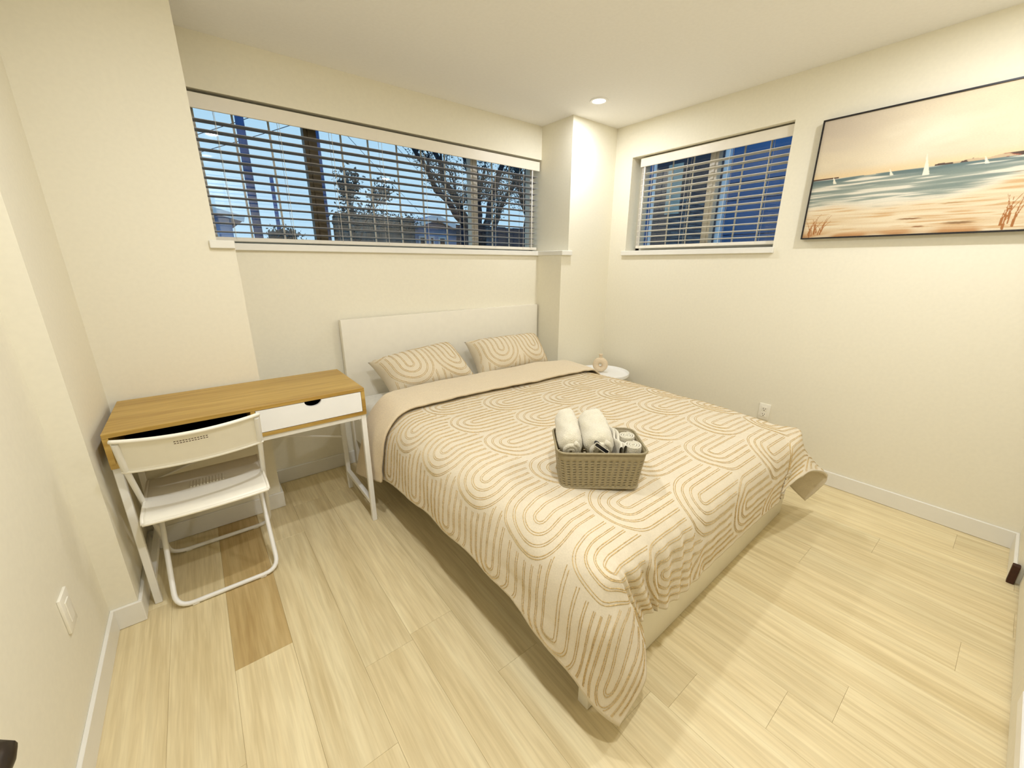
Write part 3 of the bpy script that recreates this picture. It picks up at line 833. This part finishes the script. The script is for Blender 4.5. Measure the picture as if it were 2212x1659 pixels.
# flat black case tucked in the towel
cs = thing('flat_case', 'slim black case with a pale rim tucked in the towel', 'case', bworld(.0, -.060, .150))
case = MB(); pts = rrect(.027, .0065, .006, 5)
rotc = Matrix.Rotation(math.radians(36), 3, 'Y')
cc = [rotc @ Vector((x, 0, z)) for x, z in pts]
def put(v, yy): return Vector(bworld(v.x - .004, yy, v.z + .155))
nC = len(cc)
case.add([put(v, -.094) for v in cc] + [put(v, -.03) for v in cc], [tuple(range(nC)), tuple(range(nC, 2 * nC))] + [(i, (i + 1) % nC, nC + (i + 1) % nC, nC + i) for i in range(nC)])
case.build('case_body', M['dark'], cs, world=True)
MB().tube([put(v * 1.06, -.0935) for v in cc], .0016, 6, True).build('pale_rim', M['towel'], cs, True, world=True)
def vroll(label, lx, ly, top, r, squash):
    base = .008
    t = thing('washcloth', label, 'towel', bworld(lx, ly, base), group='small rolled washcloths')
    C = Vector(bworld(lx, ly, 0)); tilt = Vector((-.10, -.10, 0))
    ca, sa = math.cos(bang), math.sin(bang); ex = Vector((ca, sa, 0)); ey = Vector((-sa, ca, 0))
    G = []
    for k in range(15):
        z = base + (top - base) * k / 14; row = []
        for i in range(37):
            th = 2 * PI * i / 36; pr = 1.0 if k < 14 else .97
            lump = 1 + .04 * noise.noise(Vector((math.cos(th) * 2 + lx * 50, math.sin(th) * 2, z * 20)))
            row.append(C + Vector((0, 0, z)) + tilt * (z - .07) + ex * math.cos(th) * r * pr * lump + ey * math.sin(th) * r * squash * pr * lump)
        G.append(row)
    o = MB().grid(G).build('rolled_cloth', M['towel'], t, True, world=True)
    nn = 90; pts = []
    for k in range(nn + 1):
        f = k / nn; th = f * 3.2 * 2 * PI; rr = r * (.08 + .86 * f)
        pts.append(C + Vector((0, 0, top)) + tilt * (top - .07) + ex * math.cos(th) * rr + ey * math.sin(th) * rr * squash)
    MB().tube(pts, r * .115, 7).build('spiral_top', M['towel'], o, True, world=True)
    MB().add([C + Vector((0, 0, top - .003)) + tilt * (top - .07) + ex * math.cos(2 * PI * i / 24) * r * .95 + ey * math.sin(2 * PI * i / 24) * r * squash * .95 for i in range(24)], [tuple(range(24))]).build('roll_core', M['towel'], o, world=True)
vroll('small rolled washcloth in the back right corner of the basket', .113, .046, .146, .030, 1.1)
vroll('small rolled washcloth in the front right corner of the basket', .114, -.034, .146, .031, 1.15)
# folded hand towel standing between
ht = thing('hand_towel', 'folded cream hand towel standing on edge beside the rolled washcloths', 'towel', bworld(.050, 0, .008))
for k, xx in enumerate((.064, .075)):
    G = []
    for i in range(13):
        yy = -.085 + .165 * i / 12; row = []
        for j in range(13):
            a = PI * j / 12; row.append(bworld(xx + .006 * math.cos(a) + .004 * math.sin(i * .8 + k), yy, .145 + .012 * math.sin(a) + .006 * math.sin(i * .7 + k)))
        G.append([bworld(xx + .006 + .004 * math.sin(i * .8 + k), yy, .012)] + row + [bworld(xx - .006 + .004 * math.sin(i * .8 + k), yy, .012)])
    MB().grid(G).build('fold', M['towel'], ht, True, world=True)
# ------------------------------------------------------------------ blinds
def blind(label, along, p0, p1, depth_c, sgn, ztop, vh, zbot, n, z_first, pitch_, cords, wand, smat):
    """along: 'x' or 'y'; depth_c: slat centre on the other axis; sgn: direction (other axis) towards the room"""
    def B(mb, a0, a1, d0, d1, z0, z1, bev=0):
        d0, d1 = sorted((depth_c + sgn * d0, depth_c + sgn * d1))
        if along == 'x': return mb.box(a0, a1, d0, d1, z0, z1, bev, 1)
        return mb.box(d0, d1, a0, a1, z0, z1, bev, 1)
    loc = ((p0 + p1) / 2, depth_c, zbot) if along == 'x' else (depth_c, (p0 + p1) / 2, zbot)
    t = thing('window_blind', label, 'blind', loc, group='horizontal window blinds')
    B(MB(), p0, p1, .030, .042, ztop - vh, ztop, .002).build('valance', M['blind'], t, world=True)
    B(MB(), p0 + .004, p1 - .004, -.025, .025, ztop - .045, ztop - .004).build('headrail', M['blind'], t, world=True)
    me = None
    ln = p1 - p0 - .012
    for k in range(n):
        z = z_first + k * pitch_
        if me is None:
            mb = MB(); ww = .025; G = []
            nn = 6
            for s, zz in ((1, .0014), (-1, -.0014)):
                pass
            prof = [(-ww + 2 * ww * i / nn, .0022 * (1 - (2 * i / nn - 1) ** 2)) for i in range(nn + 1)]
            lo = [(a, b - .0028) for a, b in prof]
            pl = prof + lo[::-1]
            ti = math.radians(4) * sgn
            pl = [(a * math.cos(ti) - b * math.sin(ti), a * math.sin(ti) + b * math.cos(ti)) for a, b in pl]
            if along == 'x': mb.prism(pl, -ln / 2, ln / 2, 'x')
            else: mb.prism(pl, -ln / 2, ln / 2, 'y')
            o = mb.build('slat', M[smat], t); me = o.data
        else:
            o = bpy.data.objects.new('slat', me); COL.objects.link(o); o.parent = t
        o.location = (0, 0, z - zbot)
    B(MB(), p0 + .003, p1 - .003, -.024, .024, zbot, zbot + .022, .003).build('bottom_rail', M['blind'], t, world=True)
    for c in cords:
        for dd in (.027, -.027):
            a = (c, depth_c + sgn * dd, zbot + .01) if along == 'x' else (depth_c + sgn * dd, c, zbot + .01)
            b = (a[0], a[1], ztop - .03)
            MB().tube([a, b], .0011, 5).build('ladder_cord', M['cord'], t, world=True)
    a = (wand, depth_c + sgn * .034, zbot + .02) if along == 'x' else (depth_c + sgn * .034, wand, zbot + .02)
    MB().tube([a, (a[0], a[1], ztop - .06)], .0042, 8).build('tilt_wand', M['white'], t, True, world=True)
    return t
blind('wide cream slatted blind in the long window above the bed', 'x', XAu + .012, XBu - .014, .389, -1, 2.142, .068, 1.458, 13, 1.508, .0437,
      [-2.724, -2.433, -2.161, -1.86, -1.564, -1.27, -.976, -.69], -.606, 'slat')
blind('short cream slatted blind in the small window of the right wall', 'y', W2B + .010, W2A - .055, .078, -1, 2.149, .064, 1.470, 13, 1.520, .0432,
      [-.33, -.62, -.92, -1.17], -.262, 'blind')

# ------------------------------------------------------------------ painting
PY0, PY1, PZ0, PZ1, PT_ = -1.461, -2.46, 1.488, 2.109, .04
pa = thing('painting', 'framed beach painting with sailboats on the right wall', 'painting', (-.02, (PY0 + PY1) / 2, PZ0))
fw = .007
for bx in ((PY1, PY0, PZ1 - fw, PZ1), (PY1, PY0, PZ0, PZ0 + fw), (PY1, PY1 + fw, PZ0 + fw, PZ1 - fw), (PY0 - fw, PY0, PZ0 + fw, PZ1 - fw)):
    MB().box(-PT_, -.002, bx[0], bx[1], bx[2], bx[3]).build('frame_bar', M['frame'], pa, world=True)
NS, NT = 440, 270
def clampf(x, a=0., b=1.): return max(a, min(b, x))
def mixc(a, b, t): t = clampf(t); return [a[k] * (1 - t) + b[k] * t for k in range(3)]
def sm(a, b, x): t = clampf((x - a) / (b - a)); return t * t * (3 - 2 * t)
def nz(x, y, z=0): return noise.noise(Vector((x, y, z)))
prs = random.Random(11)
grass = []
for (gs, n_, sp) in ((.055, 16, .05), (.93, 30, .09), (.80, 8, .04)):
    for k in range(n_):
        b0 = gs + prs.uniform(-sp, sp) * .7; grass.append((b0, prs.uniform(0, .05), b0 + prs.uniform(-.035, .05), prs.uniform(.09, .24) if gs < .5 else prs.uniform(.12, .30)))
def paint(s, t):
    hz = .505 + .004 * nz(s * 6, 3)
    n1 = nz(s * 3.0, t * 6, 1); n2 = nz(s * 7, t * 16, 4); st_ = nz(s * 3.5 + t * 1.2, t * 42, 8); st2 = nz(s * 7, t * 80, 12)
    if t > hz:
        n3 = .6 * nz(s * 2.2 + 3, t * 4.5, 1) + .3 * nz(s * 5, t * 11, 7) + .15 * nz(s * 12, t * 26, 9)
        c = mixc((228, 210, 178), (244, 228, 194), .55 + n3)
        c = mixc(c, (208, 192, 172), sm(.55, .0, s) * sm(.62, .95, t + .25 * n3) * .8)
        c = mixc(c, (238, 206, 170), sm(.45, 1.0, s) * sm(.65, 1.0, t + .3 * n3) * .8)
        c = mixc(c, (246, 234, 206), sm(.28, .0, abs(s - .45 - .3 * n3)) * sm(.22, .0, abs(t - .74 + .15 * n3)) * .9)
        c = mixc(c, (240, 206, 150), sm(.09, 0, t - hz) * .7)
        if s > .5:
            lh = .012 + .03 * sm(.55, 1, s) + .012 * nz(s * 20, 2)
            if t < hz + lh:
                k = nz(s * 26, t * 30, 3); c = (84, 64, 52) if k < .05 else ((164, 96, 72) if k < .2 and s > .72 else (206, 180, 142))
        elif s < .12 and t < hz + .012: c = (84, 54, 40)
    else:
        shore = .27 + .05 * nz(s * 4, 5) + .16 * sm(.45, .95, s) + .03 * st_
        sea = mixc((132, 145, 134), (176, 180, 164), .5 + 1.2 * st_)
        sea = mixc(sea, (86, 108, 108), sm(.07, .0, hz - t) * .75)
        sea = mixc(sea, (234, 226, 204), sm(.02, .34, st2 * .6 + st_ * .7 + .25 * sm(.36, .26, t)))
        c = mixc((232, 206, 164), (244, 226, 190), .5 + 1.1 * st_)
        c = mixc(c, (216, 172, 118), sm(.1, .5, st2 + .25 * nz(s * 4, t * 9, 6)) * .8)
        c = mixc(c, (242, 234, 212), sm(.06, 0, shore - t) * .7)
        c = mixc(c, (196, 140, 84), sm(.07, .0, t) * sm(-.2, .3, n2 + .1) * .9)
        for (a, b, l, h, col) in ((.46, .12, .06, .008, (146, 104, 62)), (.50, .055, .03, .008, (160, 112, 70)), (.64, .07, .07, .012, (150, 116, 76)), (.60, .22, .06, .006, (190, 150, 98)), (.9, .33, .1, .010, (190, 130, 80)), (.8, .4, .08, .006, (196, 140, 90))):
            c = mixc(c, col, sm(1, .2, abs(s - a) / l) * sm(1, .3, abs(t - b - .004 * nz(s * 60, 1)) / h))
        c = mixc(c, sea, sm(-.035, .045, t - shore + .05 * st2 + .03 * st_))
    for (a, b, hgt, wd) in ((.105, .46, .065, .010), (.345, .475, .055, .009), (.475, .445, .16, .016), (.675, .475, .055, .010)):
        q = (t - b) / hgt
        if 0 < q < 1 and -wd * (1 - q) * .6 < s - a + .012 * q < wd * (1 - q): c = (248, 240, 214)
    for (b0, z0, b1, z1) in grass:
        if z0 < t < z1:
            q = (t - z0) / (z1 - z0)
            if abs(s - (b0 + (b1 - b0) * q * q)) < .0028 * (1.15 - q): c = (176, 112, 54); break
    return [v * .94 for v in c]
cb = MB(); cb.grid([[(-PT_ + .006, PY0 - fw + (PY1 - PY0 + 2 * fw) * i / NS, PZ0 + fw + (PZ1 - PZ0 - 2 * fw) * j / NT) for j in range(NT + 1)] for i in range(NS + 1)])
co = cb.build('canvas', M['canvas'], pa, world=True)
ca_ = co.data.color_attributes.new('Col', 'FLOAT_COLOR', 'POINT')
arr = np.ones(((NS + 1) * (NT + 1), 4), dtype=np.float32)
q = 0
for i in range(NS + 1):
    for j in range(NT + 1):
        arr[q, :] = lin(*paint(i / NS, j / NT)); q += 1
ca_.data.foreach_set('color', arr.ravel())

# ------------------------------------------------------------------ wall outlets
def outlet(label, frame_pt, ex, ey):
    """ex: direction along the wall, ey: out of the wall"""
    t = thing('wall_outlet', label, 'outlet', frame_pt, group='duplex wall outlets')
    ex, ey = Vector(ex), Vector(ey); ez = Vector((0, 0, 1))
    def bx(a0, a1, d0, d1, z0, z1, bev=0):
        mb = MB().box(a0, a1, d0, d1, z0, z1, bev, 2); mb.v = [tuple(ex * x + ey * y + ez * z) for x, y, z in mb.v]; return mb
    auto_smooth(bx(-.035, .035, 0, .0065, -.057, .057, .002).build('cover_plate', M['plastic'], t))
    for zc in (-.019, .019):
        f = bx(-.017, .017, .0062, .0085, zc - .0165, zc + .0165, .001).build('receptacle', M['plastic'], t)
        for a, b, hw_, hh in ((-.0065, .003, .0014, .0045), (.0065, .003, .0014, .0038), (0, -.0085, .0026, .0026)):
            bx(a - hw_, a + hw_, .0083, .0090, zc + b - hh, zc + b + hh).build('slot', M['slot'], f)
outlet('white duplex outlet low on the right wall beyond the bed', (0, -1.437, .370), (0, -1, 0), (-1, 0, 0))
pl_ = thing('wall_plate', 'white blank plate low on the left wall by the desk', 'wall plate', (XL, -.865, .372))
auto_smooth(MB().box(0, .008, -.037, .037, -.058, .058, .002, 2).build('cover_plate', M['plastic'], pl_))
MB().box(.0075, .0105, -.017, .017, -.034, .034, .001, 1).build('centre_insert', M['plastic'], pl_)

# ------------------------------------------------------------------ outdoors
struct('ground_outside', MB().box(-25, 30, YO + .05, 45, .3, .5).box(XO + .05, 30, -12, YO + .05, .3, .5), M['soil'], 'ground outside the windows')
def pole(label, x, y, r, h, arm):
    t = thing('utility_pole', label, 'pole', (x, y, .5))
    MB().tube([(x, y, .5), (x, y, h)], [r, r * .8], 12).build('pole_shaft', M['pole'], t, True, world=True)
    if arm: MB().box(x - .7, x + .7, y - .05, y + .05, h - .7, h - .6).build('cross_arm', M['pole'], t, world=True)
pole('thick utility pole outside the left end of the long window', -1.64, 8.0, .085, 7.5, True)
pole('thin distant pole outside the long window', -.24, 14.0, .07, 4.05, False)
pole('utility pole outside beside the dark window stile', .40, 10.5, .10, 8.0, True)
for k, (a, b) in enumerate((((-1.0, 8, 6.6), (9, 16, 3.2)), ((-1.6, 8, 6.9), (9, 17, 3.6)), ((-2.2, 8, 6.6), (8, 18, 3.0)), ((-6, 12, 2.6), (1.2, 9, 5.2)), ((-6, 13, 3.0), (1.4, 9, 5.8)))):
    P = []
    for i in range(17):
        f = i / 16; P.append((a[0] + (b[0] - a[0]) * f, a[1] + (b[1] - a[1]) * f, a[2] + (b[2] - a[2]) * f - .5 * f * (1 - f)))
    wl = ['lowest of the wires sloping down to the right outside the long window', 'middle wire sloping down to the right outside the long window', 'left wire sloping down to the right outside the long window',
          'lower wire rising to the right outside the long window', 'upper wire rising to the right outside the long window'][k]
    tag(MB().tube(P, .008, 5).build('power_line', M['wire']), wl, 'wire', 'power lines outside')
def leaf_cloud(centres, n, size, seed):
    r = random.Random(seed); mb = MB()
    for k in range(n):
        c, rad = centres[r.randrange(len(centres))]
        v = Vector((r.gauss(0, 1), r.gauss(0, 1), r.gauss(0, 1))); v = v.normalized() * rad * r.random() ** .5
        p = Vector(c) + v; a = Vector((r.gauss(0, 1), r.gauss(0, 1), r.gauss(0, 1))).normalized(); b = a.cross(Vector((r.gauss(0, 1), r.gauss(0, 1), r.gauss(0, 1)))).normalized()
        s = size * r.uniform(.6, 1.3)
        mb.add([p - a * s, p - b * s * .45, p + a * s, p + b * s * .45], [(0, 1, 2, 3)])
    return mb
def tree(name, label, base, trunk_h, r0, spread, seed, depth, leaf_n, leaf_s, lean=(0, 0)):
    rr = random.Random(seed); t = thing(name, label, 'tree', base)
    mb = MB(); tips = []
    def grow(p, d, ln, r, k):
        q = p + d * ln; mid = p + d * ln * .5 + Vector((rr.gauss(0, .05), rr.gauss(0, .05), 0)) * ln
        mb.tube([p, mid, q], [r, r * .86, r * .7], 8 if k > 2 else 4, caps=True)
        if k <= 2: tips.append((tuple(q), ln * .55)); tips.append((tuple(mid), ln * .4))
        if k == 0: return
        for c in range(rr.choice((2, 3, 3))):
            v = Vector((rr.uniform(-1, 1), rr.uniform(-.6, .6), rr.uniform(.0, .9))) * spread
            grow(q, (d + v).normalized(), ln * rr.uniform(.62, .85), r * .62, k - 1)
    B_ = Vector(base); d0 = Vector((lean[0], lean[1], 1)).normalized()
    grow(B_, d0, trunk_h, r0, depth)
    mb.build('trunk_and_branches', M['bark'], t, True, world=True)
    lf = leaf_cloud(tips, leaf_n, leaf_s, seed + 1).build('foliage', M['leaf'], t, world=True); lf['kind'] = 'stuff'
def big_tree(label, base, trunk, limbs, seed, leaf_n):
    rr = random.Random(seed); t = thing('garden_tree', label, 'tree', base); mb = MB(); tips = []
    fork = Vector(trunk[-1][0]); mb.tube([p for p, r in trunk], [r for p, r in trunk], 12)
    def twig(p, d, ln, r, k):
        P = [p]; q = p
        for i in range(4):
            d = (d + Vector((rr.uniform(-.35, .35), rr.uniform(-.3, .3), rr.uniform(-.12, .3)))).normalized(); q = q + d * ln / 4; P.append(q)
        mb.tube(P, [r * (1 - .17 * i) for i in range(5)], 5)
        tips.extend([(tuple(x), .20) for x in P[2:]])
        if k > 0:
            for x in P[1:]:
                if rr.random() < .8: twig(x, (d + Vector((rr.uniform(-1, 1), rr.uniform(-.7, .7), rr.uniform(-.3, .8)))).normalized(), ln * .62, r * .5, k - 1)
    for end, r in limbs:
        e = Vector(end); P = []
        for i in range(9):
            f = i / 8; sag = .25 * math.sin(PI * f)
            P.append(fork.lerp(e, f) + Vector((rr.uniform(-.07, .07), rr.uniform(-.07, .07), rr.uniform(-.05, .05) - sag * (.6 if abs(e.x - fork.x) > .9 else 0))) * (1 if 0 < i else 0))
        mb.tube(P, [r * (1 - .075 * i) for i in range(9)], 8)
        for i in range(2, 9): twig(P[i], ((P[i] - P[i - 1]).normalized() + Vector((rr.uniform(-1, 1), rr.uniform(-.6, .6), rr.uniform(-.2, .8)))).normalized(), rr.uniform(.5, .8), r * .30, 1)
    mb.build('trunk_and_branches', M['bark'], t, True, world=True)
    lf = leaf_cloud(tips, leaf_n, .024, seed + 1).build('foliage', M['leaf'], t, world=True); lf['kind'] = 'stuff'
big_tree('large dark branching tree outside the right end of the long window', (2.75, 6.0, .5),
         [((2.78, 6.0, .5), .26), ((2.74, 6.0, 1.1), .20), ((2.70, 6.0, 1.75), .17)],
         [((.75, 5.8, 3.75), .085), ((1.35, 6.2, 4.1), .10), ((2.05, 5.8, 4.3), .10), ((2.7, 6.3, 4.4), .09), ((3.35, 5.8, 4.2), .10), ((4.05, 6.2, 3.8), .085)], 21, 13000)
big_tree('second dark tree outside the far right end of the long window', (4.75, 6.6, .5),
         [((4.75, 6.6, .5), .20), ((4.72, 6.6, 1.3), .17), ((4.70, 6.6, 2.0), .15)],
         [((3.9, 6.5, 4.2), .08), ((4.7, 6.8, 4.5), .09), ((5.6, 6.4, 4.2), .08)], 33, 6000)
tree('young_tree', 'slim young leafy tree outside the middle of the long window', (.02, 7.0, .5), 1.0, .03, .45, 45, 3, 1600, .045)
def hedge(label, x0, x1, y, z1, seed, n):
    t = thing('hedge', label, 'hedge', ((x0 + x1) / 2, y, .5))
    r = random.Random(seed); G = []
    for i in range(31):
        x = x0 + (x1 - x0) * i / 30; row = []
        for j in range(9):
            z = .5 + (z1 - .5) * j / 8; row.append((x + r.uniform(-.06, .06), y - .3 * math.sin(PI * min(1, j / 8 + .35)) + r.uniform(-.06, .06), z + r.uniform(-.07, .07)))
        row += [(x, y + .4, z1 - .05 + r.uniform(-.06, .06)), (x, y + .5, .5)]
        G.append(row)
    MB().grid(G).build('hedge_body', M['hedge'], t, True, world=True)
    lf = leaf_cloud([((x0 + (x1 - x0) * i / 40, y - .05, z1 - .12), .28) for i in range(41)], n, .05, seed).build('foliage', M['leaf'], t, world=True); lf['kind'] = 'stuff'
hedge('dark leafy hedge outside behind the young tree', .55, 2.85, 10.0, 2.66, 3, 1500)
hedge('low round hedge outside left of the dark window stile', -.9, -.2, 11.5, 2.25, 8, 300)
def house(label, x0, x1, y0, y1, zw, zr, wins, over=.35):
    t = thing('house', label, 'house', ((x0 + x1) / 2, (y0 + y1) / 2, .5)); xm = (x0 + x1) / 2
    MB().box(x0, x1, y0, y1, .5, zw).add([(x0, y0, zw), (x1, y0, zw), (xm, y0, zr - .05), (x0, y1, zw), (x1, y1, zw), (xm, y1, zr - .05)], [(0, 1, 2), (3, 5, 4)]).build('house_wall', M['house'], t, world=True)
    rf = MB()
    for s, xe in ((-1, x0 - over), (1, x1 + over)):
        ze = zw - (zr - zw) * over / (xm - x0)
        rf.add([(xe, y0 - over, ze), (xm, y0 - over, zr), (xm, y1 + over, zr), (xe, y1 + over, ze), (xe, y0 - over, ze + .1), (xm, y0 - over, zr + .1), (xm, y1 + over, zr + .1), (xe, y1 + over, ze + .1)],
               [(0, 1, 2, 3), (7, 6, 5, 4), (0, 4, 5, 1), (3, 2, 6, 7), (0, 3, 7, 4)])
    ro = rf.build('roof', M['roof'], t, world=True)
    for xe in (x0 - over, x1 + over):
        ze = zw - (zr - zw) * over / (xm - x0)
        MB().sqtube((xe, y0 - over - .03, ze + .02), (xm, y0 - over - .03, zr + .02), .06, .16).build('bargeboard', M['houset'], ro, world=True)
    for (a, b, c, d) in wins:
        wn = MB().box(a, b, y0 - .05, y0, c, d).build('window', M['houset'], t, world=True)
        MB().box(a + .06, b - .06, y0 - .06, y0 - .045, c + .06, d - .06).build('pane', M['neighd'], wn, world=True)
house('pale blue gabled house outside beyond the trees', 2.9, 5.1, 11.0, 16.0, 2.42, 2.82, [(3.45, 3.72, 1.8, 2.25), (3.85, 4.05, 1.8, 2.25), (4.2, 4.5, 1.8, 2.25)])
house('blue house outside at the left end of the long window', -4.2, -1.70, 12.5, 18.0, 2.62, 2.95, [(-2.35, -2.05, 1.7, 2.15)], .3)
fe = thing('fence', 'dark board fence outside below the big tree', 'fence', (6.0, 8.6, .5))
for k in range(18):
    MB().box(3.55 + k * .305, 3.55 + k * .305 + .295, 8.6, 8.63, .5, 2.45 + .01 * (k % 3)).build('board', M['fence'], fe, world=True)
# neighbour wall seen through the small window
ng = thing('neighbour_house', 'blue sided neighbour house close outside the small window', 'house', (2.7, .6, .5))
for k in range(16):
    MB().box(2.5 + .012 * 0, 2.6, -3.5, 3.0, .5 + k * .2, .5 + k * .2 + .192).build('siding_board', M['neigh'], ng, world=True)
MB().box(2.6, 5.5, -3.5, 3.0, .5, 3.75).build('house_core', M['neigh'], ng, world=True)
for (a, b, c, d, mat) in ((.30, 1.22, 1.45, 2.85, 'neighd'),):
    wn = MB().box(2.44, 2.5, a - .06, b + .06, c - .06, d + .06).build('window', M['houset'], ng, world=True)
    MB().box(2.425, 2.445, a, b, c, d).build('pane', M[mat], wn, world=True)
    MB().box(2.41, 2.424, .82, 1.03, 2.0, 2.62).build('curtain', M['curtain'], wn, world=True)
